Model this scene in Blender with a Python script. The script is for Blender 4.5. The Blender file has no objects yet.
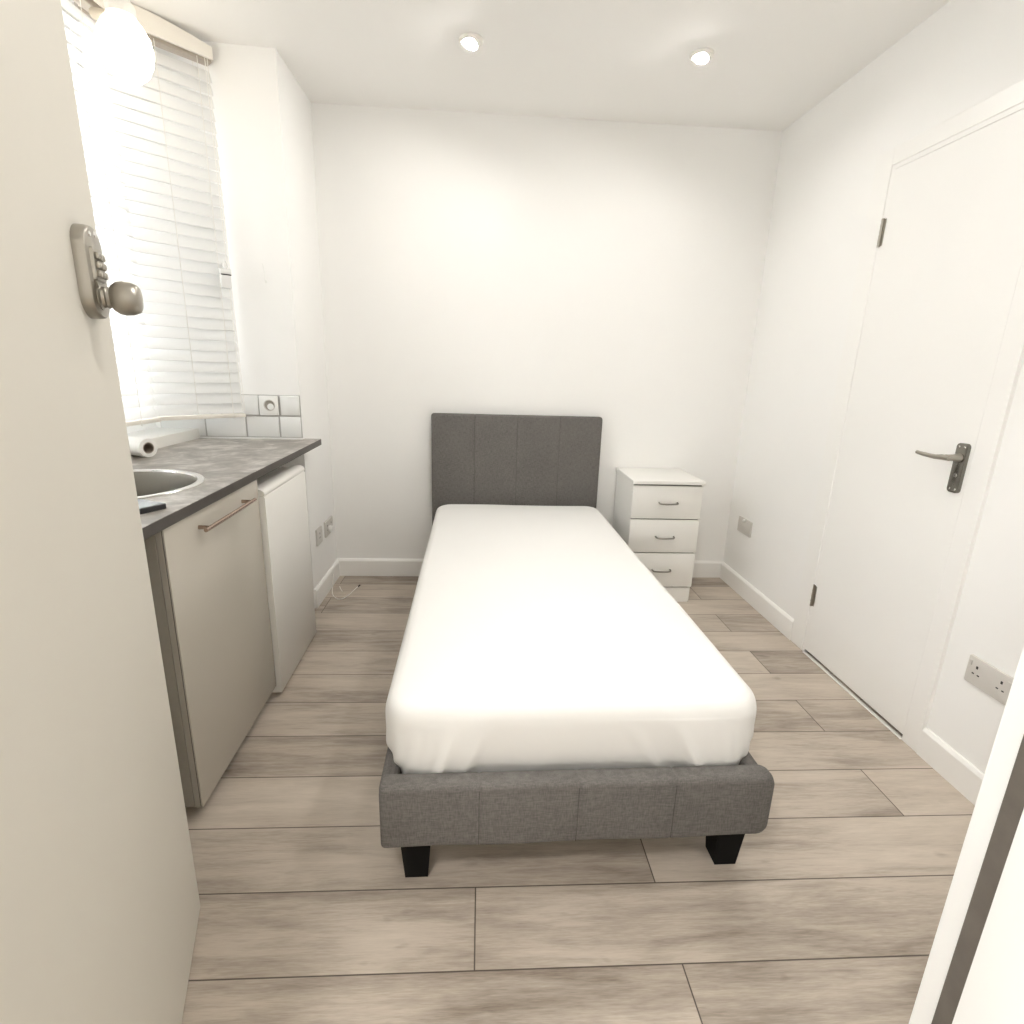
import bpy, bmesh, math, random
from mathutils import Vector, Matrix
random.seed(7)
PI = math.pi
sc = bpy.context.scene
COL = sc.collection

# ------------------------------------------------------------------ materials
def mat(name, col, rough=0.5, metal=0.0, spec=0.5, **kw):
    m = bpy.data.materials.new(name); m.use_nodes = True
    b = m.node_tree.nodes['Principled BSDF']
    b.inputs['Base Color'].default_value = (*col, 1)
    b.inputs['Roughness'].default_value = rough
    b.inputs['Metallic'].default_value = metal
    b.inputs['Specular IOR Level'].default_value = spec
    for k, v in kw.items(): b.inputs[k.replace('_', ' ')].default_value = v
    return m
def nodes(m): return m.node_tree.nodes, m.node_tree.links, m.node_tree.nodes['Principled BSDF']
def add_noise(m, scale, amount, detail=4, bump=0.0, stretch=(1, 1, 1), dist=0.002):
    """gentle value mottling plus optional bump, in object coordinates"""
    N, L, b = nodes(m)
    tc = N.new('ShaderNodeTexCoord'); mp = N.new('ShaderNodeMapping'); mp.inputs['Scale'].default_value = stretch
    nz = N.new('ShaderNodeTexNoise'); nz.inputs['Scale'].default_value = scale; nz.inputs['Detail'].default_value = detail
    L.new(tc.outputs['Object'], mp.inputs['Vector']); L.new(mp.outputs['Vector'], nz.inputs['Vector'])
    if amount:
        col = tuple(b.inputs['Base Color'].default_value)
        mx = N.new('ShaderNodeMix'); mx.data_type = 'RGBA'
        mx.inputs['A'].default_value = tuple(c * (1 - amount) for c in col[:3]) + (1,)
        mx.inputs['B'].default_value = tuple(min(1, c * (1 + amount)) for c in col[:3]) + (1,)
        L.new(nz.outputs['Fac'], mx.inputs['Factor']); L.new(mx.outputs['Result'], b.inputs['Base Color'])
    if bump:
        bp = N.new('ShaderNodeBump'); bp.inputs['Strength'].default_value = bump; bp.inputs['Distance'].default_value = dist
        L.new(nz.outputs['Fac'], bp.inputs['Height']); L.new(bp.outputs['Normal'], b.inputs['Normal'])
    return m
def emit(name, col, strength):
    m = bpy.data.materials.new(name); m.use_nodes = True
    N = m.node_tree.nodes; N.clear()
    e = N.new('ShaderNodeEmission'); o = N.new('ShaderNodeOutputMaterial')
    e.inputs['Color'].default_value = (*col, 1); e.inputs['Strength'].default_value = strength
    m.node_tree.links.new(e.outputs[0], o.inputs[0]); return m

M = {}
M['wall'] = add_noise(mat('wall_paint', (.885, .88, .865), .75, spec=.3), 3, .012, bump=.05)
M['ceil'] = add_noise(mat('ceiling_paint', (.88, .87, .85), .85, spec=.2), 3, .01)
M['gloss_white'] = mat('white_gloss_paint', (.88, .872, .85), .38)
M['door_white'] = add_noise(mat('white_door_paint', (.88, .872, .85), .45), 4, .01)
M['cream'] = add_noise(mat('cream_door_paint', (.645, .615, .55), .5), 5, .02, bump=.04)
M['frame_white'] = mat('door_frame_paint', (.88, .89, .89), .35)
M['rubber'] = add_noise(mat('weather_seal', (.12, .105, .09), .8), 60, .25, bump=.3)
M['chest'] = mat('white_melamine', (.82, .81, .775), .38)
M['gap'] = mat('gap_shade_dark', (.10, .095, .085), .8)  # dark tone painted in for the shade inside narrow gaps
M['nickel'] = mat('satin_nickel', (.40, .375, .33), .34, 1.0)
M['chrome'] = mat('polished_chrome', (.22, .212, .188), .22, 1.0)
M['steel'] = mat('brushed_steel', (.55, .54, .52), .26, 1.0)
M['bowl'] = mat('brushed_steel_bowl', (.30, .285, .255), .42, 1.0)
M['steelrim'] = mat('polished_steel_rim', (.82, .81, .79), .15, 1.0)
M['copper'] = mat('copper_bar', (.46, .345, .28), .26, 1.0)
M['cab'] = add_noise(mat('cabinet_gloss_beige', (.49, .455, .395), .24), 2, .02)
M['cabedge'] = mat('cabinet_edge_strip', (.36, .33, .285), .4)
M['carcass'] = mat('cabinet_carcass', (.29, .265, .225), .5)
M['fridge'] = mat('fridge_white', (.76, .745, .71), .3)
M['black'] = mat('black_wood', (.004, .004, .004), .6, spec=.15)
M['blackp'] = mat('black_plastic', (.01, .01, .012), .35)
M['screen'] = mat('phone_glass', (.16, .18, .20), .05, 0, .9)
M['plate'] = mat('socket_plastic', (.60, .575, .54), .4)
M['platew'] = mat('white_socket_plastic', (.84, .84, .82), .35)
M['dark'] = mat('dark_hole', (.02, .018, .016), .6)
M['cable'] = mat('white_cable', (.83, .81, .77), .45)
M['paper'] = add_noise(mat('white_roll_film', (.84, .83, .80), .5), 20, .02)
M['card'] = mat('cardboard_core', (.40, .34, .28), .8)
M['sill'] = mat('white_sill_board', (.80, .79, .75), .35)
M['upvc'] = mat('white_upvc', (.85, .85, .84), .3)
M['cord'] = mat('blind_cord', (.82, .80, .76), .7)
M['valance'] = mat('blind_valance', (.80, .765, .70), .45)
M['headrail'] = mat('blind_headrail', (.45, .40, .34), .5)
M['ring'] = mat('downlight_ring', (.85, .83, .79), .35)
M['lampmetal'] = mat('lamp_beige_metal', (.62, .55, .44), .4)
M['handle_grey'] = mat('drawer_handle_metal', (.30, .285, .26), .3, 1.0)
M['lampglow'] = emit('downlight_glow', (1.0, .978, .94), 255.0)
M['bulbglow'] = emit('bulb_glow', (1.0, .91, .77), 3.0)

# blind slats: thin white plastic that lets some daylight through
m = mat('blind_slat', (.86, .86, .85), .4); N, L, b = nodes(m)
tr = N.new('ShaderNodeBsdfTranslucent'); tr.inputs['Color'].default_value = (.85, .85, .84, 1)
ms = N.new('ShaderNodeMixShader'); ms.inputs['Fac'].default_value = .35
L.new(b.outputs[0], ms.inputs[1]); L.new(tr.outputs[0], ms.inputs[2]); L.new(ms.outputs[0], N['Material Output'].inputs[0])
M['slat'] = m
# opal plastic
M['clear'] = mat('cloudy_plastic', (.80, .80, .79), .25)
# window glass
m = bpy.data.materials.new('window_glass'); m.use_nodes = True; N = m.node_tree.nodes; N.clear()
t_ = N.new('ShaderNodeBsdfTransparent'); g_ = N.new('ShaderNodeBsdfGlossy'); g_.inputs['Roughness'].default_value = .02
fr = N.new('ShaderNodeFresnel'); fr.inputs['IOR'].default_value = 1.45
mx = N.new('ShaderNodeMixShader'); o_ = N.new('ShaderNodeOutputMaterial'); L = m.node_tree.links
L.new(fr.outputs[0], mx.inputs[0]); L.new(t_.outputs[0], mx.inputs[1]); L.new(g_.outputs[0], mx.inputs[2]); L.new(mx.outputs[0], o_.inputs[0])
M['glass'] = m

# grey woven upholstery
def fabric(name, col):
    m = mat(name, col, .9, spec=.15); N, L, b = nodes(m)
    tc = N.new('ShaderNodeTexCoord')
    def nz(sc_, st, det=3):
        mp = N.new('ShaderNodeMapping'); mp.inputs['Scale'].default_value = st
        n = N.new('ShaderNodeTexNoise'); n.inputs['Scale'].default_value = sc_; n.inputs['Detail'].default_value = det
        L.new(tc.outputs['Object'], mp.inputs['Vector']); L.new(mp.outputs['Vector'], n.inputs['Vector']); return n
    a = nz(60, (1, 1, 7)); c = nz(60, (7, 7, 1)); d = nz(6, (1, 1, 1))
    ad = N.new('ShaderNodeMath'); L.new(a.outputs['Fac'], ad.inputs[0]); L.new(c.outputs['Fac'], ad.inputs[1])
    a2 = N.new('ShaderNodeMath'); a2.operation = 'MULTIPLY_ADD'; a2.inputs[1].default_value = .35
    L.new(d.outputs['Fac'], a2.inputs[0]); L.new(ad.outputs[0], a2.inputs[2])
    rp = N.new('ShaderNodeValToRGB')
    rp.color_ramp.elements[0].position = .85; rp.color_ramp.elements[0].color = tuple(x * .72 for x in col) + (1,)
    rp.color_ramp.elements[1].position = 1.5; rp.color_ramp.elements[1].color = tuple(x * 1.28 for x in col) + (1,)
    mm = N.new('ShaderNodeMapRange'); mm.inputs['From Min'].default_value = .85; mm.inputs['From Max'].default_value = 1.5
    rp.color_ramp.elements[0].position = 0; rp.color_ramp.elements[1].position = 1
    L.new(a2.outputs[0], mm.inputs['Value']); L.new(mm.outputs[0], rp.inputs['Fac']); L.new(rp.outputs['Color'], b.inputs['Base Color'])
    bp = N.new('ShaderNodeBump'); bp.inputs['Strength'].default_value = .25; bp.inputs['Distance'].default_value = .001
    L.new(ad.outputs[0], bp.inputs['Height']); L.new(bp.outputs['Normal'], b.inputs['Normal'])
    return m
M['fabric'] = fabric('grey_upholstery', (.148, .139, .130))
M['seam'] = mat('seam_thread', (.055, .05, .045), .9)
M['sheet'] = add_noise(mat('white_sheet', (.77, .762, .742), .85, spec=.15), 9, .008, bump=.06, dist=.003)

# grey-brown stone laminate worktop
m = mat('stone_laminate', (.3, .28, .26), .28, spec=.6); N, L, b = nodes(m)
tc = N.new('ShaderNodeTexCoord')
n1 = N.new('ShaderNodeTexNoise'); n1.inputs['Scale'].default_value = 9; n1.inputs['Detail'].default_value = 7; n1.inputs['Roughness'].default_value = .62; n1.inputs['Distortion'].default_value = .6
n2 = N.new('ShaderNodeTexNoise'); n2.inputs['Scale'].default_value = 45; n2.inputs['Detail'].default_value = 4
L.new(tc.outputs['Object'], n1.inputs['Vector']); L.new(tc.outputs['Object'], n2.inputs['Vector'])
ad = N.new('ShaderNodeMath'); ad.operation = 'MULTIPLY_ADD'; ad.inputs[1].default_value = .25
L.new(n2.outputs['Fac'], ad.inputs[0]); L.new(n1.outputs['Fac'], ad.inputs[2])
rp = N.new('ShaderNodeValToRGB'); e = rp.color_ramp.elements
e[0].position = .47; e[0].color = (.155, .136, .118, 1); e[1].position = .78; e[1].color = (.52, .49, .455, 1)
x = rp.color_ramp.elements.new(.62); x.color = (.27, .245, .218, 1)
L.new(ad.outputs[0], rp.inputs['Fac']); L.new(rp.outputs['Color'], b.inputs['Base Color'])
M['stone'] = m

# laminate floor: boards 190 mm wide laid across the room, every second row staggered
BW, BL, BY, BX = .18993, 1.248, -.91739, .846
m = mat('grey_oak_laminate', (.4, .36, .31), .42, spec=.45); N, L, b = nodes(m)
tc = N.new('ShaderNodeTexCoord'); sp = N.new('ShaderNodeSeparateXYZ'); L.new(tc.outputs['Object'], sp.inputs[0])
def mth(op, a, b_=None, c_=None):
    n = N.new('ShaderNodeMath'); n.operation = op
    for i, v in enumerate((a, b_, c_)):
        if v is None: continue
        if isinstance(v, (int, float)): n.inputs[i].default_value = v
        else: L.new(v, n.inputs[i])
    return n.outputs[0]
ry = mth('DIVIDE', mth('SUBTRACT', BY, sp.outputs['Y']), BW)
row = mth('FLOOR', ry); fy = mth('FRACT', ry)
par = mth('FLOORED_MODULO', row, 2.0)
off = mth('MULTIPLY_ADD', par, .448, BX)                 # staggered rows
rx = mth('DIVIDE', mth('SUBTRACT', sp.outputs['X'], off), BL)
colx = mth('FLOOR', rx); fx = mth('FRACT', rx)
cb = N.new('ShaderNodeCombineXYZ'); L.new(row, cb.inputs[0]); L.new(colx, cb.inputs[1])
wn = N.new('ShaderNodeTexWhiteNoise'); wn.noise_dimensions = '2D'; L.new(cb.outputs[0], wn.inputs['Vector'])
# joints
dy = mth('MULTIPLY', mth('MINIMUM', fy, mth('SUBTRACT', 1.0, fy)), BW)
dx = mth('MULTIPLY', mth('MINIMUM', fx, mth('SUBTRACT', 1.0, fx)), BL)
dj = mth('MINIMUM', dx, dy)
jm = N.new('ShaderNodeMapRange'); jm.inputs['From Min'].default_value = .0007; jm.inputs['From Max'].default_value = .0022
L.new(dj, jm.inputs['Value'])
# grain, shifted per board
sh = N.new('ShaderNodeVectorMath'); sh.operation = 'MULTIPLY_ADD'
L.new(wn.outputs['Color'], sh.inputs[0]); sh.inputs[1].default_value = (9, 9, 9); L.new(tc.outputs['Object'], sh.inputs[2])
def grain(scale, st, det, dist=0.0):
    mp = N.new('ShaderNodeMapping'); mp.inputs['Scale'].default_value = st; L.new(sh.outputs[0], mp.inputs['Vector'])
    n = N.new('ShaderNodeTexNoise'); n.inputs['Scale'].default_value = scale; n.inputs['Detail'].default_value = det; n.inputs['Distortion'].default_value = dist
    L.new(mp.outputs[0], n.inputs['Vector']); return n.outputs['Fac']
g1 = grain(3.0, (.9, 5.5, 1), 6, .7); g2 = grain(9, (.8, 9, 1), 5, .3); g3 = grain(1.6, (1, 1.6, 1), 2)
v = mth('MULTIPLY_ADD', g1, .46, mth('MULTIPLY_ADD', g2, .22, mth('MULTIPLY', g3, .45)))
g4 = grain(34, (.7, 9, 1), 6, .4); g5 = grain(110, (.5, 7, 1), 3)
v = mth('ADD', v, mth('MULTIPLY_ADD', g4, .20, mth('MULTIPLY_ADD', g5, .12, -.16)))
kn = mth('MULTIPLY', mth('MAXIMUM', mth('SUBTRACT', grain(7, (1, 2.2, 1), 2), .70), 0.0), -1.9)   # sparse darker knots
v = mth('ADD', v, kn)
v = mth('ADD', v, mth('MULTIPLY_ADD', wn.outputs['Value'], .17, -.085))
rp = N.new('ShaderNodeValToRGB'); e = rp.color_ramp.elements
e[0].position = .33; e[0].color = (.185, .147, .115, 1); e[1].position = .80; e[1].color = (.60, .525, .445, 1)
x = rp.color_ramp.elements.new(.47); x.color = (.335, .283, .234, 1)
x = rp.color_ramp.elements.new(.60); x.color = (.475, .41, .342, 1)
L.new(v, rp.inputs['Fac'])
mj = N.new('ShaderNodeMix'); mj.data_type = 'RGBA'; mj.inputs['A'].default_value = (.07, .052, .04, 1)
L.new(jm.outputs[0], mj.inputs['Factor']); L.new(rp.outputs['Color'], mj.inputs['B']); L.new(mj.outputs['Result'], b.inputs['Base Color'])
bp = N.new('ShaderNodeBump'); bp.inputs['Strength'].default_value = .3; bp.inputs['Distance'].default_value = .001
L.new(mth('MULTIPLY_ADD', v, .3, jm.outputs[0]), bp.inputs['Height']); L.new(bp.outputs['Normal'], b.inputs['Normal'])
M['floor'] = m

# ------------------------------------------------------------------ mesh building
class MB:
    def __init__(s): s.bm = bmesh.new()
    def _join(s, t, mx=None):
        if mx is not None: t.transform(mx)
        me = bpy.data.meshes.new('t'); t.to_mesh(me); t.free(); s.bm.from_mesh(me); bpy.data.meshes.remove(me); return s
    def box(s, x0, x1, y0, y1, z0, z1, bev=0, seg=2, mx=None):
        t = bmesh.new(); bmesh.ops.create_cube(t, size=1)
        for v in t.verts:
            v.co = Vector(((x0 + x1) / 2 + v.co.x * (x1 - x0), (y0 + y1) / 2 + v.co.y * (y1 - y0), (z0 + z1) / 2 + v.co.z * (z1 - z0)))
        if bev: bmesh.ops.bevel(t, geom=t.edges[:], offset=bev, segments=seg, affect='EDGES', profile=.5)
        return s._join(t, mx)
    def prism(s, pts, z0, z1, mx=None, bev=0, seg=2):
        """pts: closed 2-D outline (x, y), extruded in z"""
        t = bmesh.new(); a = [t.verts.new((x, y, z0)) for x, y in pts]; b = [t.verts.new((x, y, z1)) for x, y in pts]
        n = len(pts); t.faces.new(a[::-1]); top = t.faces.new(b)
        for i in range(n): t.faces.new((a[i], a[(i + 1) % n], b[(i + 1) % n], b[i]))
        bmesh.ops.recalc_face_normals(t, faces=t.faces[:])
        if bev: bmesh.ops.bevel(t, geom=list(top.edges), offset=bev, segments=seg, affect='EDGES', profile=.5)
        return s._join(t, mx)
    def lathe(s, prof, n=32, mx=None, cap=True):
        """prof: (radius, z) list, spun round z"""
        t = bmesh.new(); R = []
        for r, z in prof:
            R.append([t.verts.new((r * math.cos(2 * PI * i / n), r * math.sin(2 * PI * i / n), z)) for i in range(n)] if r > 1e-6 else [t.verts.new((0, 0, z))])
        for a, b in zip(R, R[1:]):
            for i in range(n):
                j = (i + 1) % n
                if len(a) == 1 and len(b) == 1: continue
                if len(a) == 1: t.faces.new((a[0], b[j], b[i]))
                elif len(b) == 1: t.faces.new((a[i], a[j], b[0]))
                else: t.faces.new((a[i], a[j], b[j], b[i]))
        if cap:
            if len(R[0]) > 1: t.faces.new(R[0][::-1])
            if len(R[-1]) > 1: t.faces.new(R[-1])
        bmesh.ops.recalc_face_normals(t, faces=t.faces[:])
        return s._join(t, mx)
    def tube(s, pts, rad, n=10, mx=None):
        t = bmesh.new(); pts = [Vector(p) for p in pts]
        rads = rad if isinstance(rad, (list, tuple)) else [rad] * len(pts)
        R = []; up = None
        for i, p in enumerate(pts):
            d = (pts[min(i + 1, len(pts) - 1)] - pts[max(i - 1, 0)]).normalized()
            if up is None: up = d.orthogonal().normalized()
            u = (up - d * up.dot(d)).normalized(); w = d.cross(u); up = u
            R.append([t.verts.new(p + (u * math.cos(2 * PI * k / n) + w * math.sin(2 * PI * k / n)) * rads[i]) for k in range(n)])
        for a, b in zip(R, R[1:]):
            for i in range(n): t.faces.new((a[i], a[(i + 1) % n], b[(i + 1) % n], b[i]))
        t.faces.new(R[0][::-1]); t.faces.new(R[-1])
        bmesh.ops.recalc_face_normals(t, faces=t.faces[:])
        return s._join(t, mx)
    def loft(s, rings, closed=True, cap=True, mx=None):
        t = bmesh.new(); R = [[t.verts.new(p) for p in r] for r in rings]; n = len(rings[0])
        for a, b in zip(R, R[1:]):
            for i in range(n if closed else n - 1): t.faces.new((a[i], a[(i + 1) % n], b[(i + 1) % n], b[i]))
        if cap: t.faces.new(R[0][::-1]); t.faces.new(R[-1])
        bmesh.ops.recalc_face_normals(t, faces=t.faces[:])
        return s._join(t, mx)
    def build(s, name, m, parent=None, loc=None, smooth=True, ang=35):
        me = bpy.data.meshes.new(name); s.bm.to_mesh(me); s.bm.free()
        if smooth:
            for p in me.polygons: p.use_smooth = True
            try: me.set_sharp_from_angle(angle=math.radians(ang))
            except Exception: pass
        me.materials.append(m if not isinstance(m, str) else M[m])
        o = bpy.data.objects.new(name, me); COL.objects.link(o)
        if parent: o.parent = parent
        if loc: o.location = loc
        return o
def tag(o, label=None, cat=None, group=None, kind=None):
    if label: o['label'] = label
    if cat: o['category'] = cat
    if group: o['group'] = group
    if kind: o['kind'] = kind
    return o
def empty(name, loc, rz=0, rot=None):
    o = bpy.data.objects.new(name, None); o.empty_display_size = .1; COL.objects.link(o)
    o.location = loc; o.rotation_euler = rot if rot else (0, 0, rz); return o
def struct(o, label, cat): return tag(o, label, cat, kind='structure')
def rrect(hx, hy, r, n=6, cx=0, cy=0):
    out = []
    for sx, sy, a0 in ((1, 1, 0), (-1, 1, PI / 2), (-1, -1, PI), (1, -1, 1.5 * PI)):
        for k in range(n + 1):
            a = a0 + PI / 2 * k / n
            out.append((cx + sx * (hx - r) + r * math.cos(a), cy + sy * (hy - r) + r * math.sin(a)))
    return out
RX = lambda a: Matrix.Rotation(a, 4, 'X')
RY = lambda a: Matrix.Rotation(a, 4, 'Y')
RZ = lambda a: Matrix.Rotation(a, 4, 'Z')
T = lambda x, y, z: Matrix.Translation((x, y, z))

# ------------------------------------------------------------------ room shell
W, H, YF = 2.356, 2.434, -2.80           # width, height, front wall inner face
XA = -.64                                 # alcove wall (the window wall)
struct(MB().box(-.9, 2.6, -4.4, .2, -.06, 0).build('floor', 'floor'), 'grey-brown oak laminate floor boards running across the room', 'floor')
struct(MB().box(-.9, 2.6, -4.4, .2, H, H + .08).build('ceiling', 'ceil'), 'plain white ceiling with recessed downlights', 'ceiling')
b_ = MB(); b_.prism([(-.0, -.022), (W + .1, -.002), (W + .1, .12), (-.0, .12)], 0, H); struct(b_.build('wall_back', 'wall', smooth=False), 'plain white wall behind the headboard', 'wall')
RET = -.485                               # where the left wall stops and the kitchen alcove begins
b_ = MB(); b_.prism([(0, .12), (-.76, .12), (-.76, RET - .05), (XA, RET - .042), (0, RET)], 0, H)
struct(b_.build('wall_left', 'wall', smooth=False), 'white left wall ending at the kitchen alcove', 'wall')
# alcove wall with the window opening
WY0, WY1, WZ0, WZ1 = -2.30, -.62, .96, 2.36
b_ = MB(); X0 = XA - .12
b_.box(X0, XA, -2.9, RET - .03, 0, WZ0); b_.box(X0, XA, -2.9, RET - .03, WZ1, H)
b_.box(X0, XA, -2.9, WY0, WZ0, WZ1); b_.box(X0, XA, WY1, RET - .03, WZ0, WZ1)
struct(b_.build('wall_alcove', 'wall', smooth=False), 'white window wall behind the kitchen worktop', 'wall')
# right wall with the recess for the white door
DY0, DY1, DZ = -.928, -1.5353, 1.976       # lining opening
b_ = MB()
b_.box(W, W + .16, DY0, .1, 0, H); b_.box(W, W + .16, -2.95, DY1, 0, H)
b_.box(W, W + .16, DY1, DY0, DZ, H); b_.box(W + .10, W + .16, DY1, DY0, 0, DZ)
struct(b_.build('wall_right', 'wall', smooth=False), 'white right wall with a flush white door', 'wall')
# front wall with the entrance opening
EX0, EX1, EZ = .425, 1.26, 2.06
b_ = MB()
b_.box(-.76, EX0, YF - .12, YF, 0, H); b_.box(EX1, W + .1, YF - .12, YF, 0, H); b_.box(EX0, EX1, YF - .12, YF, EZ, H)
struct(b_.build('wall_front', 'wall', smooth=False), 'white wall with the entrance doorway', 'wall')

b_ = MB(); b_.box(-.76, W + .1, -4.32, -4.2, 0, H); struct(b_.build('wall_hallway', 'wall', smooth=False), 'hallway wall behind the camera', 'wall')
b_ = MB(); b_.box(-.76, -.64, -4.2, YF - .12, 0, H); struct(b_.build('wall_hallway_left', 'wall', smooth=False), 'left end wall of the hallway', 'wall')
b_ = MB(); b_.box(W - .02, W + .1, -4.2, YF - .12, 0, H); struct(b_.build('wall_hallway_right', 'wall', smooth=False), 'right end wall of the hallway', 'wall')

def skirt(name, p0, p1, h=.103, t=.014, inward=(0, 1), label=''):
    (x0, y0), (x1, y1) = p0, p1; ix, iy = inward
    prof = [(0, 0), (t, 0), (t, h - .012), (t - .004, h - .004), (t - .008, h), (0, h)]
    b = MB(); b.loft([[(x + ix * a, y + iy * a, z) for a, z in prof] for x, y in ((x0, y0), (x1, y1))])
    return struct(b.build(name, 'gloss_white', ang=20), label, 'baseboard')
skirt('baseboard_back', (.0, -.022), (W, -.002), h=.106, inward=(.0, -1), label='white baseboard along the wall behind the bed')
skirt('baseboard_left', (0, -.02), (0, RET + .005), inward=(1, 0), label='short white baseboard on the left wall beside the fridge')
skirt('baseboard_right', (W, -.004), (W, -.815), inward=(-1, 0), label='white baseboard between the back corner and the white door')
skirt('baseboard_right.001', (W, -1.606), (W, YF), inward=(-1, 0), label='white baseboard below the double socket, right of the white door')

# ---- white inner door (right wall)
d1 = empty('door_1', (W - .012, -.931, 0)); struct(d1, 'white flush inner door with lever handle on the right wall', 'door')
# local frame: -y runs from hinge to latch, x=0 is the face, +x into the wall
b_ = MB(); b_.box(0, .04, -.604, 0, .021, 1.973, .0004, 1); b_.build('leaf', 'door_white', d1)
for k, (z0, z1) in enumerate(((1.715, 1.812), (.232, .330))):
    h = MB(); h.tube([(-.004, .006, z0), (-.004, .006, z1)], .0055, 12)
    for q in range(1, 4): h.tube([(-.004, .006, z0 + (z1 - z0) * q / 4 - .0012), (-.004, .006, z0 + (z1 - z0) * q / 4 + .0012)], .0062, 12)
    h.box(-.0015, .002, .006, .019, z0, z1); h.box(-.0015, .002, -.008, .005, z0 + .002, z1 - .002)
    ho = h.build('hinge', 'nickel', d1); ho['label'] = 'steel butt hinge'
hp = MB(); hp.prism([(y, z) for y, z in rrect(.021, .078, .012)], 0, .011, T(0, 0, 0), .003, 2)
# outline (y,z) extruded along -x
mx = Matrix(((0, 0, -1, 0), (1, 0, 0, -.571), (0, 1, 0, .968), (0, 0, 0, 1)))
hp.bm.transform(mx); hpo = hp.build('handle_plate', 'chrome', d1); hpo['label'] = 'chrome backplate'
lv = MB(); lv.lathe([(.0, 0), (.013, 0), (.013, .012), (.010, .018), (.0095, .045), (.0, .047)], 20, T(-.011, -.571, 1.001) @ RY(-PI / 2))
lv.tube([(-.052, -.580, 1.000), (-.054, -.555, 1.000), (-.055, -.53, .997), (-.054, -.48, .998), (-.052, -.451, 1.000)], [.0085, .009, .0075, .0065, .0058], 14)
lvo = lv.build('lever', 'nickel', hpo)
sw = MB()
for yy, zz in ((-.581, 1.034), (-.561, 1.034), (-.581, .902), (-.561, .902)): sw.lathe([(0, 0), (.004, 0), (.003, .0015), (0, .0018)], 12, T(-.011, yy, zz) @ RY(-PI / 2))
sw.build('screw', 'steelrim', hpo)
kh = MB(); kh.lathe([(0, 0), (.0075, 0), (.0065, .002), (0, .0022)], 16, T(-.011, -.570, .945) @ RY(-PI / 2)); kh.build('lock_cylinder', 'steelrim', hpo)

# lining and architrave round the white door
b_ = MB(); xf = W - .012; LS = .016        # lining strip, then the flush architrave with a fine joint
b_.box(xf + .003, W + .1, DY0, DY0 + LS, 0, DZ + LS); b_.box(xf + .003, W + .1, DY1 - .004, DY1, 0, DZ)
b_.box(xf + .003, W + .1, DY1 - .004, DY0 + .001, DZ, DZ + LS)
AW = .058
b_.box(xf, W, DY0 + LS, DY0 + .113, 0, DZ + .02 + AW, .0025, 1); b_.box(xf, W, DY1 - .068, DY1 - .0001, 0, DZ + .02 + AW, .0005, 1)
b_.box(xf, W, DY1 - .003, DY0 + LS + .003, DZ + LS, DZ + .02 + AW, .0025, 1)
struct(b_.build('trim_1', 'gloss_white'), 'white frame and architrave round the inner door', 'door frame')
b_ = MB(); b_.box(xf - .006, xf + .010, DY1, DY0, 0, .005, .002, 1); struct(b_.build('trim_2', 'sill'), 'pale threshold strip under the white inner door', 'threshold')

# ---- entrance door, standing open on the left, with keypad lock
TH = math.atan2(.947, -.32)
d2 = empty('door_2', (.4562, -2.8162, 0), TH); struct(d2, 'cream entrance door standing open in the left foreground', 'door')
b_ = MB(); b_.box(0, .762, .0, .042, .010, 2.02, .0015, 1); b_.build('leaf', 'cream', d2)
# keypad lock: modelled flat (x along the leaf, y up) then stood on the face (-y side)
LU, LZ = .762 - .096, 1.353
LM = Matrix(((1, 0, 0, LU), (0, 0, -1, 0), (0, 1, 0, LZ), (0, 0, 0, 1)))
kp = empty('keypad_lock', (0, 0, 0)); kp.parent = d2; kp['label'] = 'satin nickel push button lock with round knob'
def capsule(hw, hh, n=14):
    r = hw; return [(hw * math.cos(PI * k / n), hh - r * .72 + r * .72 * math.sin(PI * k / n)) for k in range(n + 1)] + [(-hw * math.cos(PI * k / n), -(hh - r * .72) - r * .72 * math.sin(PI * k / n)) for k in range(n + 1)]
b_ = MB(); rings = []
for dz, s_ in ((0, 1.0), (.011, 1.0), (.0155, .955), (.0175, .87)):
    rings.append([(x * s_ if s_ < 1 else x, y - (1 - s_) * .02 * (1 if y > 0 else -1), dz) for x, y in capsule(.0425, .066)])
b_.loft(rings); b_.bm.transform(LM); b_.build('lock_body', 'nickel', kp)
b_ = MB(); b_.loft([[(x * k + cxk, y * k + cyk, z) for x, y in rrect(.0225, .024, .004)] for k, cxk, cyk, z in ((1, -.008, .010, .015), (1, -.008, .010, .019), (.93, -.008, .011, .022))])
b_.prism([(-.030, -.013), (.014, -.013), (.007, -.024), (-.023, -.024)], .015, .0205, None, .002, 1)
b_.bm.transform(LM); b_.build('keypad', 'nickel', kp)
for r_ in range(3):
    for c_ in range(3):
        b_ = MB(); b_.box(-.0265 + c_ * .0130, -.0155 + c_ * .0130, -.008 + r_ * .0125, .0025 + r_ * .0125, .0205, .0275, .003, 2)
        b_.bm.transform(LM); b_.build('button', 'nickel', kp)
KX, KY = -.008, -.0345
b_ = MB(); b_.lathe([(0, 0), (.019, 0), (.019, .003), (.0155, .005), (.0145, .009), (.0165, .011), (.0145, .014), (.0135, .020), (0, .020)], 28, T(KX, KY, .016))
b_.bm.transform(LM); b_.build('knob_neck', 'nickel', kp)
b_ = MB(); b_.lathe([(0, 0), (.012, 0), (.0185, .003), (.0235, .010), (.0250, .018), (.0240, .028), (.0205, .036), (.0165, .039), (0, .0405)], 32, T(KX, KY, .030))
b_.bm.transform(LM); b_.build('knob', 'nickel', kp)
b_ = MB(); b_.lathe([(0, 0), (.004, 0), (.0035, .002), (0, .0026)], 14, T(-.018, .052, .017)); b_.lathe([(0, 0), (.0055, 0), (.0045, .002), (0, .0026)], 14, T(.010, .056, .0165))
b_.bm.transform(LM); b_.build('screw', 'steelrim', kp)

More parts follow.
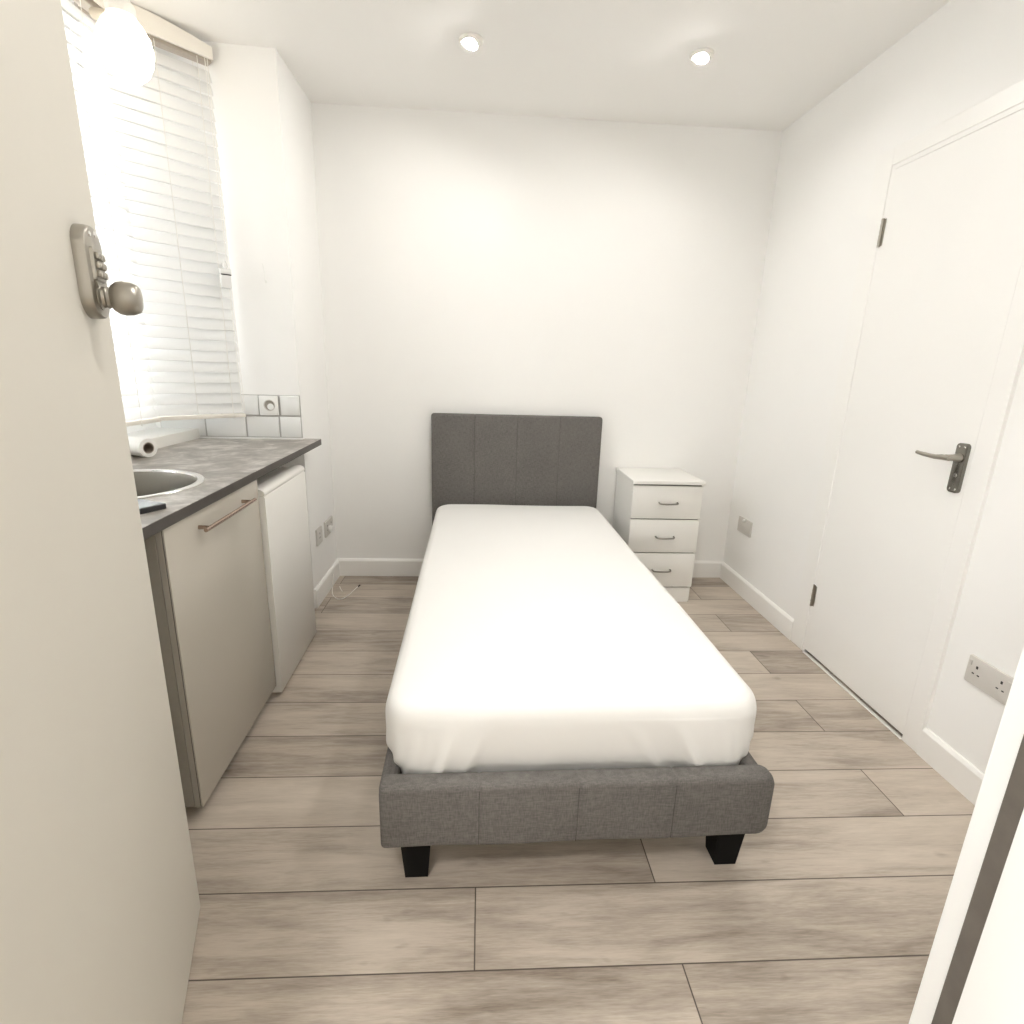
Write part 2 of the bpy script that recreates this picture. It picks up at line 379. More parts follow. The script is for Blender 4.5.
# entrance frame: right jamb (near the camera), seal, stop; left jamb and head
b_ = MB()
b_.box(1.200, 1.262, -2.95, YF + .002, 0, 2.03, .004, 2); b_.box(1.185, 1.201, -2.95, -2.839, 0, 2.03, .003, 2)
b_.box(.420, .432, -2.95, YF + .002, 0, 2.03); b_.box(.420, 1.262, -2.95, YF + .002, 2.03, 2.065)
f_ = struct(b_.build('trim_3', 'frame_white'), 'white entrance door frame with dark seal in the right foreground', 'door frame')
b_ = MB(); b_.box(1.193, 1.2005, -2.839, -2.820, 0, 2.03, .003, 2); b_.build('weather_seal', 'rubber', f_)

# ---- window in the alcove wall
w1 = empty('window_1', (XA - .07, (WY0 + WY1) / 2, WZ0)); struct(w1, 'white framed window behind the blinds', 'window')
hw, hh = (WY1 - WY0) / 2, WZ1 - WZ0
b_ = MB(); t_ = .055
b_.box(-.03, .03, -hw, hw, 0, t_, .004, 1); b_.box(-.03, .03, -hw, hw, hh - t_, hh, .004, 1)
for y in (-hw, -t_ / 2, hw - t_): b_.box(-.03, .03, y, y + t_, t_, hh - t_, .004, 1)
b_.build('frame', 'upvc', w1)
for y0, y1 in ((-hw + t_, -t_ / 2), (t_ / 2, hw - t_)):
    b_ = MB(); b_.box(-.006, .006, y0 - .004, y1 + .004, t_ - .004, hh - t_ + .004); b_.build('pane', 'glass', w1)

# boxed ledge behind the worktop and the tiled splashback
KZ = .873
b_ = MB(); b_.prism([(-.455, RET - .032), (XA, RET - .042), (XA, -2.3), (-.478, -2.3)], .80, .918, None, .003, 2)
struct(b_.build('trim_4', 'sill'), 'white boxed window ledge behind the worktop', 'window ledge')
ta = math.atan2(.042, .64)                 # the return wall runs slightly towards us on the left
ts = empty('trim_5', (0, RET, 0), ta); struct(ts, 'white tiled splashback on the alcove end wall', 'tiles')
b_ = MB(); b_.box(-.62, .0, -.004, 0, KZ - .01, 1.076); g = b_.build('grout', 'gap', ts, smooth=False)
M['grout'] = mat('grey_grout', (.50, .49, .475), .8); g.data.materials[0] = M['grout']
M['tile'] = add_noise(mat('white_glazed_tile', (.84, .85, .84), .12, spec=.6), 12, .02)
b_ = MB()
def tile(x0, x1, z0, z1): b_.box(x0 + .0038, x1 - .0038, -.011, -.002, z0 + .0034, z1 - .0034, .002, 2)
for x0, x1 in ((-.62, -.425), (-.425, -.246), (-.246, -.098), (-.098, 0)): tile(x0, x1, .880, .980)
for x0, x1 in ((-.62, -.52), (-.52, -.35), (-.35, -.182), (-.092, 0)): tile(x0, x1, .981, 1.076)
b_.build('tile', 'tile', ts)
b_ = MB(); b_.box(-.46, .0, -.013, 0, KZ - .002, KZ + .007, .002, 1); b_.build('sealant_line', 'platew', ts)

# round-pin socket among the tiles
s_ = empty('power_socket', (-.137, RET - .011 - .009, 1.028), ta); tag(s_, 'white round pin socket set among the splashback tiles', 'socket')
def flat_to_wall(b): b.bm.transform(RX(PI / 2)); return b   # xy outline -> faces -y
b_ = MB(); b_.prism(rrect(.041, .044, .005), -.002, .009, None, .003, 2); flat_to_wall(b_).build('face_plate', 'platew', s_)
b_ = MB(); b_.lathe([(.0235, .0085), (.0255, .0115), (.0225, .0125), (.0215, .0093)], 28, T(.005, .002, 0), cap=False); flat_to_wall(b_).build('rim', 'plate', s_)
b_ = MB(); b_.lathe([(0, .0092), (.0215, .0092), (.0215, .0100), (0, .0100)], 28, T(.005, .002, 0)); flat_to_wall(b_).build('socket_well', 'carcass', s_)
b_ = MB(); b_.lathe([(0, .0098), (.0145, .0098), (.0145, .0112), (0, .0112)], 20, T(.0095, -.0045, 0)); flat_to_wall(b_).build('socket_insert', 'platew', s_)
# little wire hook on the alcove end wall
b_ = MB(); cx_ = -.108; b_.tube([(cx_ - .010, RET - .008, 1.635), (cx_ - .004, RET - .012, 1.60), (cx_, RET - .016, 1.566), (cx_ + .004, RET - .026, 1.556), (cx_ + .004, RET - .030, 1.566)], .0018, 8)
b_.lathe([(0, 0), (.005, 0), (.004, .003), (0, .004)], 12, T(cx_, RET - .009, 1.563) @ RX(PI / 2))
tag(b_.build('wall_hook', 'platew'), 'tiny wire hook on the bright white wall right of the blind', 'hook')

# ------------------------------------------------------------------ sockets on the other walls
def uk_plate(name, loc, rz, w, h, outlets, label, group=None, holes=True):
    """plate facing local -y"""
    e = empty(name, loc, rz); tag(e, label, 'socket', group)
    b = MB(); b.prism(rrect(w / 2, h / 2, .004), 0, .009, None, .002, 2); flat_to_wall(b).build('face_plate', 'plate', e)
    if holes:
        for cx in outlets:
            b = MB()
            b.box(cx - .0032, cx + .0032, .010, .019, .0086, .0094); b.box(cx - .0125, cx - .005, -.010, -.006, .0086, .0094); b.box(cx + .005, cx + .0125, -.010, -.006, .0086, .0094)
            flat_to_wall(b).build('pin_holes', 'dark', e)
            b = MB(); b.box(cx + (.018 if cx >= 0 else -.028), cx + (.028 if cx >= 0 else -.018), .014, .030, .0085, .0115, .001, 1); flat_to_wall(b).build('rocker_switch', 'plate', e)
    return e
RW, LW = -PI / 2, PI / 2                   # faces -x (right wall) / +x (left wall)
uk_plate('power_socket', (W - .0002, -1.763, .384), RW, .146, .086, (-.040, .040), 'double wall socket low on the right wall beside the door frame')
e = uk_plate('wall_outlet', (W - .0002, -.213, .392), RW, .150, .086, (), 'grey blank plate low on the right wall beside the white bedside chest', holes=False)
b_ = MB(); b_.lathe([(0, .0085), (.008, .0085), (.008, .016), (.0055, .017), (.0055, .021), (0, .021)], 20, T(0, .036, 0)); flat_to_wall(b_).build('aerial_socket', 'platew', e)
uk_plate('power_socket', (.0002, -.352, .350), LW, .09, .086, (0,), 'single socket low on the left wall beside the fridge')
e = uk_plate('power_socket', (.0002, -.172, .348), LW, .146, .086, (-.036, .036), 'double socket with white charger low on the left wall near the corner')
ch = MB(); ch.box(-.012, .012, -.012, .014, 0, .024, .005, 3); ch.box(-.008, .008, -.022, -.008, .003, .019, .005, 3); flat_to_wall(ch)
ch.bm.transform(RZ(LW)); tag(ch.build('phone_charger', 'platew', loc=(.0102, -.196, .345)), 'small white charger plugged into the left wall socket', 'charger')
# white lead lying in the corner
cb = empty('charging_cable', (.03, -.2, 0)); tag(cb, 'thin white cable looping on the floor in the left corner', 'cable')
def spline(pts, n=8):
    P = [Vector(p) for p in pts]; P = [P[0]] + P + [P[-1]]; out = []
    for i in range(1, len(P) - 2):
        for k in range(n):
            t = k / n; a, b, c, d = P[i - 1:i + 3]
            out.append(.5 * ((2 * b) + (c - a) * t + (2 * a - 5 * b + 4 * c - d) * t * t + (-a + 3 * b - 3 * c + d) * t ** 3))
    return out + [P[-2]]
b_ = MB(); b_.tube([p - Vector((.03, -.2, 0)) for p in spline([(.017, -.175, .075), (.024, -.215, .045), (.035, -.285, .006), (.062, -.345, .0028), (.100, -.377, .0028), (.128, -.335, .003), (.148, -.255, .006), (.160, -.220, .010)])], .0024, 8)
b_.tube([p - Vector((.03, -.2, 0)) for p in spline([(.055, -.205, .004), (.072, -.245, .0035), (.088, -.275, .003)])], .0024, 8); b_.build('lead', 'cable', cb)
b_ = MB(); b_.tube([(.130, -.02, .010), (.139, -.004, .013)], .0038, 10); b_.build('plug_tip', 'dark', cb)

# ------------------------------------------------------------------ kitchen run
KO, KR = (.075, RET, 0), math.radians(1.42)
def klocal(x, y):                          # world -> kitchen-local
    v = RZ(-KR) @ Vector((x - KO[0], y - KO[1], 0)); return v.x, v.y
wt = empty('worktop', KO, KR); tag(wt, 'grey-brown stone effect worktop along the window wall', 'worktop')
cu = bpy.data.curves.new('c', 'CURVE'); cu.dimensions = '2D'; cu.fill_mode = 'BOTH'; cu.extrude = .0125; cu.bevel_depth = .0015; cu.bevel_resolution = 1
SKX, SKY = klocal(-.210, -1.520); SR = .231
def poly(pts):
    s = cu.splines.new('POLY'); s.points.add(len(pts) - 1); s.use_cyclic_u = True
    for p, q in zip(s.points, pts): p.co = (*q, 0, 1)
poly([(.0, .028), (.0, -1.60), (-.70, -1.60), (-.70, -.012), (-.075, -.003), (-.072, .028)])
poly([(SKX + (SR - .016) * math.cos(2 * PI * k / 64), SKY + (SR - .016) * math.sin(2 * PI * k / 64)) for k in range(64)])
tmp = bpy.data.objects.new('tmp', cu); COL.objects.link(tmp)
bpy.context.view_layer.update()
me = bpy.data.meshes.new_from_object(tmp.evaluated_get(bpy.context.evaluated_depsgraph_get())); bpy.data.objects.remove(tmp)
me.name = 'slab'; me.materials.clear(); me.materials.append(M['stone'])
so = bpy.data.objects.new('slab', me); COL.objects.link(so); so.parent = wt; so.location = (0, 0, KZ - .014)
M['stone_edge'] = add_noise(mat('dark_stone_strip', (.055, .047, .040), .4), 30, .3)
b_ = MB(); b_.box(-.001, .0016, -1.60, .028, KZ - .0285, KZ - .0006, .0008, 1); b_.box(-.07, .0016, .0275, .0295, KZ - .0285, KZ - .0006, .0008, 1); ed_ = b_.build('slab_edge', 'stone_edge', wt); ed_['label'] = 'darker brown strip along the worktop edge'  # darker strip laid over the slab's front and far edges
# sink
sk = empty('sink', (-.210, -1.520, KZ), KR); tag(sk, 'round stainless steel sink set into the worktop', 'sink')
b_ = MB(); b_.lathe([(SR - .022, -.002), (SR - .020, .003), (SR - .012, .0042), (SR - .003, .0035), (SR, .0008), (SR - .001, -.0005)], 72, cap=False); b_.build('rim', 'steelrim', sk)
b_ = MB(); b_.lathe([(SR - .0205, -.001), (SR - .026, -.012), (SR - .034, -.13), (SR - .06, -.155), (.045, -.163), (.04, -.168), (0, -.168)], 72, cap=False); b_.build('bowl', 'bowl', sk)
b_ = MB(); b_.lathe([(0, -.1672), (.036, -.1665), (.040, -.163), (.046, -.1615), (.046, -.165)], 40, cap=False); b_.build('drain', 'steelrim', sk)
# phone on the worktop
ph = empty('mobile_phone', (-.004, -1.770, KZ), math.radians(65)); tag(ph, 'black mobile phone lying on the worktop beside the sink', 'phone')
b_ = MB(); b_.prism(rrect(.037, .071, .010), 0, .0125, None, .003, 3); b_.build('case', 'blackp', ph)
b_ = MB(); b_.prism(rrect(.032, .066, .007), .0122, .0130); b_.build('screen', 'screen', ph)
# white roll on the worktop
ax = Vector((.90, -.435, 0)).normalized()
ra = math.atan2(ax.y, ax.x)
rl = empty('kitchen_roll', (-.374, -1.056, KZ + .0345), ra); tag(rl, 'white roll with open core lying on the worktop by the ledge', 'roll')
b_ = MB(); mxr = RY(PI / 2) @ T(0, 0, -.26)
b_.lathe([(.0205, 0), (.034, 0), (.0345, .002), (.0345, .258), (.034, .26), (.0205, .26)], 40, mxr, cap=False); b_.build('film', 'paper', rl)
b_ = MB(); b_.lathe([(.0182, .001), (.0206, .001), (.0206, .2605), (.0182, .2605)], 36, mxr, cap=False); b_.lathe([(0, .06), (.0183, .06), (.0183, .062), (0, .062)], 24, mxr); b_.build('core', 'card', rl)

# cabinet with one drop front
cbn = empty('base_cabinet', (KO[0] + .0248 * .768, RET - .768, 0), KR); tag(cbn, 'beige gloss base cabinet with copper bar handle under the worktop', 'cabinet')
b_ = MB()
b_.box(-.52, -.0285, -.592, -.576, .052, .843, .001, 1); b_.box(-.52, -.0285, -.018, -.002, .052, .843, .001, 1)
b_.box(-.52, -.036, -.577, -.017, .053, .069); b_.box(-.52, -.512, -.577, -.017, .068, .60); b_.build('carcass', 'carcass', cbn)
b_ = MB(); b_.box(-.0275, -.0145, -.590, -.003, .048, .8425, .001, 1); b_.build('edge_strip', 'cabedge', cbn)
b_ = MB(); b_.box(-.0148, -.0126, -.588, -.005, .050, .841); b_.build('door_gap_shade', 'gap', cbn)  # dark filler painted as the shade behind the door front
b_ = MB(); b_.box(-.0128, -.008, -.589, -.003, .047, .843, .0015, 2); dr = b_.build('door', 'cab', cbn)
b_ = MB(); b_.box(-.50, -.12, -.590, -.004, 0, .053); b_.build('plinth', 'carcass', cbn)
b_ = MB(); hx = .022
b_.tube([(hx, -.452, .797), (hx, -.112, .797)], .0055, 14)
for y in (-.425, -.140): b_.tube([(-.009, y, .797), (hx, y, .797)], [.006, .0045], 12)
b_.build('handle', 'copper', dr)
# fridge
fr_ = empty('fridge', (KO[0] + .0248 * .30, RET - .30, 0), KR); tag(fr_, 'white undercounter fridge between cabinet and left wall', 'fridge')
b_ = MB(); b_.box(-.50, -.036, -.464, .006, .03, .795, .004, 2); b_.build('body', 'fridge', fr_)
b_ = MB(); prof = [(-.034, .014), (.007, .014), (.010, .018), (.010, .772), (.006, .777), (-.034, .777)]
b_.loft([[(x, y, z) for x, z in prof] for y in (-.466, .008)]); fd = b_.build('door', 'fridge', fr_, ang=50)
b_ = MB(); prof = [(-.034, .779), (.008, .779), (.0105, .784), (.008, .793), (.000, .800), (-.009, .803), (-.034, .803)]
b_.loft([[(x, y, z) for x, z in prof] for y in (-.466, .008)]); b_.build('grip_strip', 'fridge', fd, ang=50)
for y in (-.43, -.05):
    for x in (-.46, -.07): b_ = MB(); b_.lathe([(.016, 0), (.018, .004), (.012, .010), (.012, .032)], 14, T(x, y, 0)); b_.build('foot', 'blackp', fr_)

# ------------------------------------------------------------------ bed
BO, BR = (1.043, -.032, 0), math.radians(1.10)
bed = empty('bed_frame', BO, BR); tag(bed, 'grey upholstered single bed frame with tall headboard and black feet', 'bed')
def uph(x0, x1, yc, ty, z0, z1, seams, rtop=.016, rcorner=.02, wave=.0, rleft=None):
    """upholstered board along x: rounded section, stitched seams pulled in slightly"""
    st = []
    n = 60
    xs = sorted(set([x0 + (x1 - x0) * i / n for i in range(n + 1)] + [s + d for s in seams for d in (-.006, -.003, -.0012, 0, .0012, .003, .006)] + [x0 + (rleft or rcorner) * k for k in (.04, .15, .35, .65)] + [x1 - rcorner * k for k in (.04, .15, .35, .65)]))
    rings = []
    for x in xs:
        e = min(x - x0, x1 - x); shr = 0
        if rleft and x - x0 < x1 - x: e = (x - x0) * rcorner / rleft if x - x0 < rleft else rcorner
        if e < rcorner: shr = (rleft / rcorner if rleft and x - x0 < x1 - x else 1) * (rcorner - math.sqrt(max(0, rcorner ** 2 - (rcorner - e) ** 2)))
        g = 0
        for s in seams:
            d = abs(x - s)
            if d < .006: g = max(g, .0014 * (1 - d / .006) ** .6)
        hy, za, zb = ty / 2 - g - shr * .45, z0 + wave * math.sin(x * 17 + 1) * .5 + shr * .6, z1 - g * .6 - shr
        zc, hz = (za + zb) / 2, (zb - za) / 2
        rings.append([(x, yc + p, zc + q) for p, q in rrect(hy, hz, min(rtop, hy * .95), 5)])
    b = MB(); b.loft(rings); return b
hb = uph(-.476, .476, -.026, .052, .06, .975, (-.238, 0, .238), .012, .012).build('headboard', 'fabric', bed)
for s in (-.238, 0, .238):
    b_ = MB(); b_.box(s - .0006, s + .0006, -.0512, -.049, .30, .972); b_.build('seam', 'seam', hb)
fb = uph(-.457, .478, -2.015, .052, .139, .320, (-.231, 0, .231), .020, .034, .004, .012).build('footboard', 'fabric', bed)
for s in (-.231, 0, .231):
    b_ = MB(); b_.box(s - .0006, s + .0006, -2.0402, -2.037, .15, .300); b_.build('seam', 'seam', fb)
for sx in (-1, 1):
    b = uph(-1.0, .945, 0, .040, .139, .310, (), .016, .006); b.bm.transform(T(sx * .440, -1.02, 0) @ RZ(PI / 2)); b.build('side_rail', 'fabric', bed)
b_ = MB()
for k in range(12): b_.box(-.42, .42, -.16 - k * .155 - .035, -.16 - k * .155 + .035, .235, .252, .003, 1)
b_.build('slat_base', 'chest', bed)
def leg(x, y):
    b = MB(); b.loft([[(x + p * s + ox, y + q * s + oy, z) for p, q in ((-1, -1), (1, -1), (1, 1), (-1, 1))] for z, s, ox, oy in ((0, .0265, 0, 0), (.002, .028, 0, 0), (.150, .039, 0, 0))])
    return b.build('leg', 'black', bed, ang=20)
for sx in (-1, 1):
    leg(-.382 if sx < 0 else .411, -1.960); leg(sx * .40, -.09)

# mattress in a fitted sheet
mt = MB(); cy_ = -1.032; HX, HY = .4615, .955
prof = [(.052, .255), (.040, .285), (.030, .303), (.017, .322), (.006, .350), (.001, .385), (.000, .415), (.001, .436), (.005, .453), (.012, .466), (.023, .475), (.042, .480), (.10, .482), (.16, .483), (.24, .484), (.33, .4845), (.42, .485), (.46, .485)]
def fine(pr, n=5):
    P = [pr[0]] + pr + [pr[-1]]; out = []
    for i in range(1, len(P) - 2):
        m_ = n if pr[i - 1][1] < .478 else 1
        for k in range(m_):
            t = k / m_; a, b, c, d = P[i - 1:i + 3]
            out.append(tuple(.5 * (2 * b[j] + (c[j] - a[j]) * t + (2 * a[j] - 5 * b[j] + 4 * c[j] - d[j]) * t * t + (3 * b[j] - a[j] - 3 * c[j] + d[j]) * t ** 3) for j in (0, 1)))
    return out + [pr[-1]]
prof = fine(prof)
NF, NB = 520, 220                           # points along the foot end / the rest
SS = [(-.11 + .22 * i / NF) % 1.0 for i in range(NF)] + [.11 + .78 * i / NB for i in range(NB)]
NP = NF + NB
def ringpt(hx, hy, rc, s):
    """s in 0..1 round a rounded rectangle, starting mid foot side"""
    rc = max(rc, .0005); rc = min(rc, hx * .999, hy * .999)
    a, b = 2 * (hx - rc), 2 * (hy - rc); q = PI / 2 * rc; Lh = a + b; tot = 2 * (a + b) + 4 * q
    d = (s * tot) % tot
    segs = ((a / 2, 'l', (0, -hy), (1, 0)), (q, 'c', (hx - rc, -hy + rc), -PI / 2), (b, 'l', (hx, -hy + rc), (0, 1)), (q, 'c', (hx - rc, hy - rc), 0), (a, 'l', (hx - rc, hy), (-1, 0)), (q, 'c', (-hx + rc, hy - rc), PI / 2), (b, 'l', (-hx, hy - rc), (0, -1)), (q, 'c', (-hx + rc, -hy + rc), PI), (a / 2 + 1e-6, 'l', (-hx + rc, -hy), (1, 0)))
    for ln, k, p, w in segs:
        if d <= ln or (ln, k, p, w) == segs[-1]:
            if k == 'l': return p[0] + w[0] * d, p[1] + w[1] * d
            an = w + d / rc; return p[0] + rc * math.cos(an), p[1] + rc * math.sin(an)
        d -= ln
rng = random.Random(3)
folds = []                                  # (x along foot, slant, width, height reach, amplitude)
for sx in (-1, 1):
    for q in range(7): folds.append((sx * (.455 - q * .028), sx * (.10 + .10 * q), .010 + .003 * q, .09 + .016 * q, .0150 - .0013 * q))
folds += [(-.27, -.75, .016, .13, .009), (-.33, -.6, .013, .13, .010), (.20, 1.1, .020, .13, .008), (.30, .9, .015, .13, .009), (-.10, -.9, .03, .10, .003)]
rings = []
for ins, z in prof:
    low = z < .42 and ins < .06
    hx = HX - ins; hy = HY - (ins * .5 if low else ins); rc = max(.085 - ins * .8, .02) if ins < .1 else .02
    r = []
    for i in range(NP):
        x, y = ringpt(hx, hy, rc, SS[i])
        dx_, dy_, dz_ = 0, 0, 0
        if low or ins < .03:
            t = (z - .30)
            if y < -hy + .12:               # foot side: gathered folds near the corners
                for fx_, sl, wd, rch, am in folds:
                    u = x - (fx_ - sl * t * .55); k = math.exp(-(u / wd) ** 2) * max(0, 1 - max(t, 0) / rch)
                    n_ = Vector((0, -1)) if abs(x) < hx - rc else Vector((x - math.copysign(hx - rc, x), y + hy - rc)).normalized()
                    dx_ += n_.x * am * k; dy_ += n_.y * am * k
            elif abs(x) > hx - .02:
                k = max(0, 1 - max(t, 0) / .09)
                dx_ += math.copysign(.003 * k * math.sin(y * 41 + math.sin(y * 13) * 2), x)
        if z > .44: dz_ += .0012 * math.sin(x * 9 + y * 4) + .001 * math.sin(y * 7 - x * 5)
        r.append((x + dx_, cy_ + y + dy_, z + dz_))
    rings.append(r)
mt.loft(rings)
tag(mt.build('mattress', 'sheet', None, ang=70), 'single mattress in a white fitted sheet on the grey bed frame', 'mattress')
mo = bpy.data.objects['mattress']; mo.location = (BO[0] + .012, BO[1], 0); mo.rotation_euler = (0, 0, math.radians(.85))

# ------------------------------------------------------------------ bedside chest
bc = empty('bedside_chest', (1.824, -.385, 0)); tag(bc, 'white three drawer bedside chest in the right corner beside the bed', 'chest of drawers')
hw = .186
b_ = MB()
for sx in (-1, 1): b_.box(sx * hw - (.015 if sx > 0 else 0), sx * hw + (0 if sx > 0 else .015), .018, .366, .0, .664, .001, 1)
b_.box(-hw + .014, hw - .014, .34, .350, .02, .664); b_.box(-hw + .014, hw - .014, .02, .345, .085, .095); b_.box(-hw + .014, hw - .014, .022, .345, .64, .6635)
b_.build('carcass', 'chest', bc)
b_ = MB(); b_.box(-hw - .006, hw + .006, -.010, .372, .665, .684, .002, 2); b_.build('top', 'chest', bc)
b_ = MB(); b_.box(-hw + .012, hw - .012, .004, .019, .0, .084, .001, 1); b_.build('plinth', 'chest', bc)
b_ = MB(); b_.box(-hw + .004, hw - .004, .0165, .0185, .088, .662); b_.build('drawer_gap_shade', 'gap', bc)  # thin dark sheet standing in for the shade between drawers
for z0, z1 in ((.478, .655), (.290, .4715), (.092, .2835)):
    b_ = MB(); b_.box(-hw, hw, .0, .017, z0, z1, .002, 2); dw = b_.build('drawer', 'chest', bc)
    zc = z1 - .092 if z1 < .6 else z1 - .088
    b_ = MB(); xc = .006
    b_.tube(spline([(xc - .049, .002, zc), (xc - .048, -.012, zc - .001), (xc - .040, -.022, zc - .003), (xc, -.025, zc - .004), (xc + .040, -.022, zc - .003), (xc + .048, -.012, zc - .001), (xc + .049, .002, zc)], 6), .0042, 10)
    b_.build('handle', 'handle_grey', dw)

# ------------------------------------------------------------------ blinds
def blind(p_right, p_left, label, cords, ztop=2.395, zbot=.985, valance=True, box=False):
    """p_right/p_left: world xy of the two ends; slats face the room"""
    a, b2 = Vector((*p_left, 0)), Vector((*p_right, 0)); L_ = (b2 - a).length; ang = math.atan2((b2 - a).y, (b2 - a).x)
    e = empty('venetian_blind', (*p_left, zbot), ang); tag(e, label, 'blind', None)   # local x to the right end, local -y to the room
    pitch = .0445; n = int((ztop - .065 - zbot - .02) / pitch) + 1; sw_, tilt = .050, math.radians(66)
    b = MB()
    for k in range(n):
        z = .033 + k * pitch; y0 = 0
        pr = []
        for q in range(7):
            u = (q / 6 - .5) * sw_; c = .0028 * (1 - (2 * q / 6 - 1) ** 2)
            # room-side edge low, window-side edge high
            pr.append((u * math.cos(tilt) - c * math.sin(tilt), u * math.sin(tilt) + c * math.cos(tilt)))
        pr2 = [(p + .0022 * math.sin(tilt), q - .0022 * math.cos(tilt)) for p, q in pr[::-1]]
        sag = .0012 * math.sin(k * 2.1)
        b.loft([[(x, y0 + p, z + q + sag * (x / L_ - .5)) for p, q in pr + pr2] for x in (0.002, L_ * .5, L_ - .002)])
    b.build('slats', 'slat', e)
    b = MB(); b.box(0, L_, -.021, .021, -.010, .006, .003, 2); b.build('bottom_rail', 'valance', e)
    for cx in cords:
        b = MB(); x = L_ - cx
        for dy in (-.024, .024): b.tube([(x, dy, .0), (x, dy, ztop - zbot - .04)], .0013, 6)
        b.tube([(x - .004, -.026, -.002), (x + .002, -.021, -.010), (x + .008, -.016, -.016)], .0016, 6)
        b.build('ladder_cord', 'cord', e)
    b = MB(); b.box(0, L_, -.02, .022, ztop - zbot - .045, ztop - zbot + .003, .002, 1); b.build('headrail', 'headrail', e)
    return e, L_, ang
e, L_, ang = blind((-.250, RET - .028), (-.548, -.809), 'white venetian blind angled across the corner beside the bright wall', (.055, .20))
b_ = MB(); Zt = 2.395 - .985
pts = [(x, (-.036 - .004 * math.sin(x / L_ * PI))) for x in [L_ * i / 12 for i in range(13)]]
def val_top(x): f = x / L_; return Zt + .034 - (.030 * max(0, (f - .45) / .55) ** 1.4)
rings = [[(x, y, Zt - .034 - .004 * x / L_), (x, y + .009, Zt - .034 - .004 * x / L_), (x, y + .009, val_top(x)), (x, y, val_top(x))] for x, y in pts]
b_.loft(rings); b_.build('valance', 'valance', e)
# cord bundle with cloudy safety box near the right end
b_ = MB()
for dx_ in (0, .009): b_.tube([(L_ - .030 + dx_, -.032, Zt - .03), (L_ - .026 + dx_, -.034, .9), (L_ - .018 + dx_, -.034, .02)], .0014, 6)
b_.build('pull_cord', 'cord', e)
b_ = MB(); b_.box(L_ - .058, L_ - .018, -.052, -.030, .535, .590, .004, 2); b_.box(L_ - .060, L_ - .016, -.055, -.028, .590, .612, .004, 2); b_.lathe([(.004, 0), (.010, .008), (.008, .022), (.003, .032)], 14, T(L_ - .036, -.042, .612))
cbx = b_.build('cord_tensioner', 'clear', e)
b_ = MB(); b_.box(L_ - .0585, L_ - .0175, -.0535, -.052, .586, .590); b_.build('slot', 'dark', cbx)
e2, L2, a2 = blind((-.484, -.790), (-.590, -2.0), 'white venetian blind over the worktop nearest the open door', (.12, .45, .85))
b_ = MB(); b_.box(0, L2, -.040, -.031, Zt - .034, Zt + .034, .002, 1); b_.build('valance', 'valance', e2)

# ------------------------------------------------------------------ lamps
def downlight(x, y, label):
    e = empty('downlight', (x, y, H)); tag(e, label, 'downlight', 'recessed ceiling downlights')
    b = MB(); b.lathe([(.030, -.001), (.030, -.010), (.036, -.0125), (.044, -.010), (.046, -.004), (.046, -.0003)], 40, cap=False); b.build('trim_ring', 'ring', e)
    tl = RY(math.radians(14)) @ RX(math.radians(-10))
    b = MB(); b.lathe([(.026, -.014), (.0315, -.016), (.0325, -.010), (.0325, .004)], 36, tl, cap=False); b.build('lamp_holder', 'ring', e)
    b = MB(); b.lathe([(0, -.0168), (.018, -.0166), (.024, -.0155), (.026, -.013), (.026, -.006), (0, -.006)], 32, tl); b.build('lamp', 'lampglow', e)
downlight(.782, -.632, 'left lit downlight in the white ceiling above the bed')
downlight(1.682, -.636, 'right lit downlight in the white ceiling near the right wall')
downlight(1.12, -2.0, 'downlight near the entrance on the kitchen side')
downlight(1.72, -2.0, 'downlight near the entrance on the white door side')
hl = empty('hallway_fill_light', (.35, -3.50, H)); tag(hl, 'added unseen fill light in the hallway outside the entrance door', 'fill light')  # unseen lamp added to brighten the bed front, jamb and floor
b_ = MB(); b_.lathe([(.165, 0), (.165, -.022), (.158, -.028), (.150, -.028), (.150, 0)], 40, cap=False); b_.build('base_ring', 'ring', hl)
M['fillglow'] = emit('hall_fill_glow', (1.0, .985, .96), 46.0)
b_ = MB(); b_.lathe([(.149, -.012), (.147, -.034), (.130, -.050), (.09, -.062), (.04, -.067), (0, -.068)], 40); b_.build('diffuser', 'fillglow', hl)
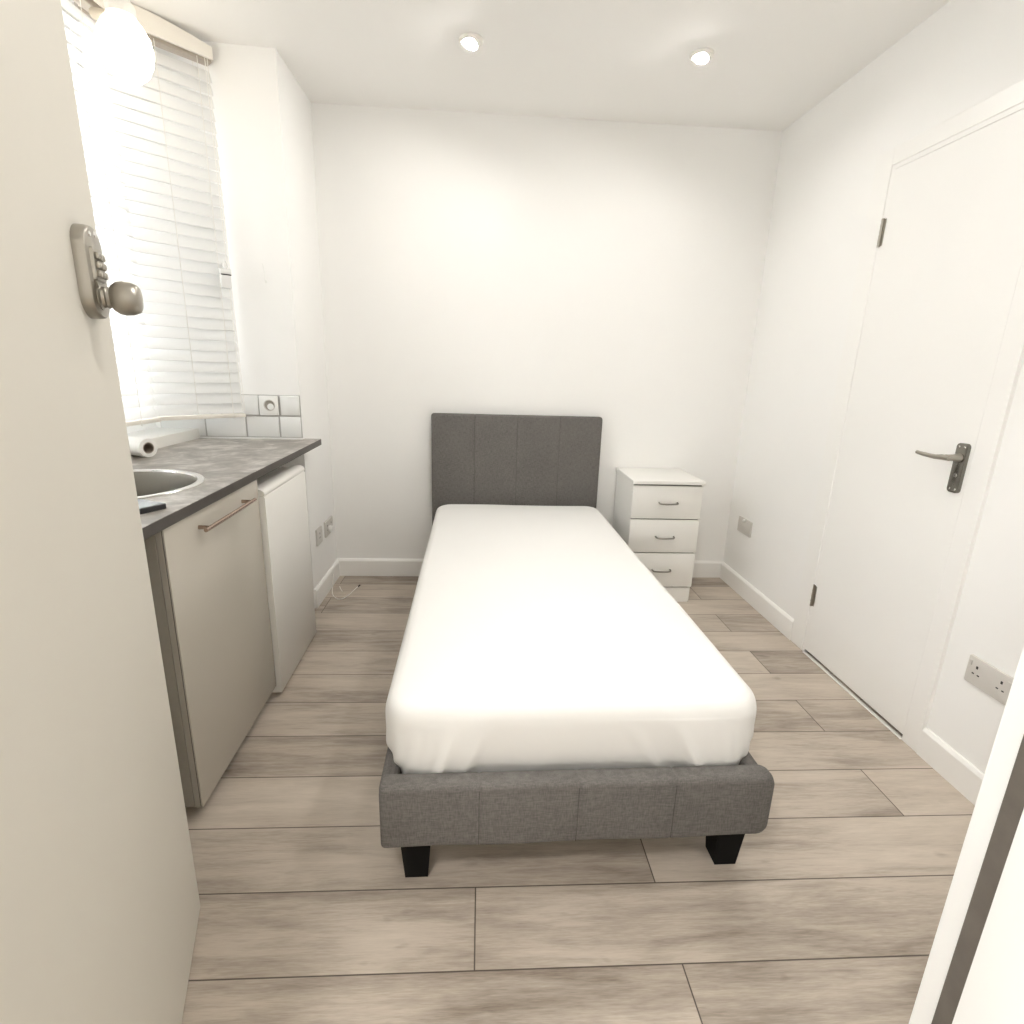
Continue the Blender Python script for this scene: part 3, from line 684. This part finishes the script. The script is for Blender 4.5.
# glowing globe bulb by the blind
lp = empty('globe_lamp', (-.30, -1.0, H)); tag(lp, 'glowing globe bulb hanging in front of the blind', 'lamp')
b_ = MB(); b_.lathe([(0, -.26 - .175), (.030, -.258 - .170), (.058, -.258 - .145), (.074, -.258 - .110), (.078, -.258 - .078), (.072, -.258 - .045), (.055, -.258 - .015), (.040, -.255), (.034, -.250)], 40, T(0, 0, .075)); b_.build('bulb', 'bulbglow', lp)
b_ = MB(); b_.lathe([(.030, -.182), (.041, -.178), (.041, -.150), (.030, -.135), (.012, -.130)], 32); b_.build('holder', 'ring', lp)
b_ = MB(); b_.tube([(0, 0, -.132), (0, 0, -.004)], .006, 10); b_.lathe([(.05, -.001), (.05, -.012), (.03, -.022), (.0, -.024)], 32); b_.build('ceiling_stem', 'ring', lp)
b_ = MB(); b_.tube([(-.030, .015, -.165), (-.085, .055, -.148), (-.135, .095, -.128), (-.142, .100, -.125)], [.009, .013, .016, .010], 14); b_.build('side_arm', 'lampmetal', lp)

# ------------------------------------------------------------------ daylight, camera, view
w = bpy.data.worlds.new('World'); sc.world = w; w.use_nodes = True
bg = w.node_tree.nodes['Background']; bg.inputs['Color'].default_value = (.96, .98, 1, 1); bg.inputs['Strength'].default_value = 4.2

cam = bpy.data.cameras.new('Camera'); co = bpy.data.objects.new('Camera', cam); COL.objects.link(co); sc.camera = co
yaw, pitch, roll, f = .0603, .2625, -.0304, 541.4126
cyw, syw, cp, sp_, cr, sr = math.cos(yaw), math.sin(yaw), math.cos(pitch), math.sin(pitch), math.cos(roll), math.sin(roll)
fwd = Vector((syw * cp, cyw * cp, -sp_)); right = Vector((cyw, -syw, 0)); down = fwd.cross(right)
r2 = cr * right + sr * down; d2_ = -sr * right + cr * down
R3 = Matrix((r2, -d2_, -fwd)).transposed()
co.matrix_world = Matrix.Translation((.8444, -3.1009, 1.2349)) @ R3.to_4x4()
cam.sensor_width = 36; cam.lens = f / 1024 * 36; cam.clip_start = .01

vs = sc.view_settings
sc.display_settings.display_device = 'sRGB'; vs.view_transform = 'Standard'; vs.look = 'None'; vs.gamma = 1; vs.use_curve_mapping = False
vs.exposure = 1.61
cy = sc.cycles
cy.use_denoising = True; cy.max_bounces = 12; cy.diffuse_bounces = 9; cy.transparent_max_bounces = 12; cy.sample_clamp_indirect = 8; cy.caustics_reflective = False; cy.caustics_refractive = False
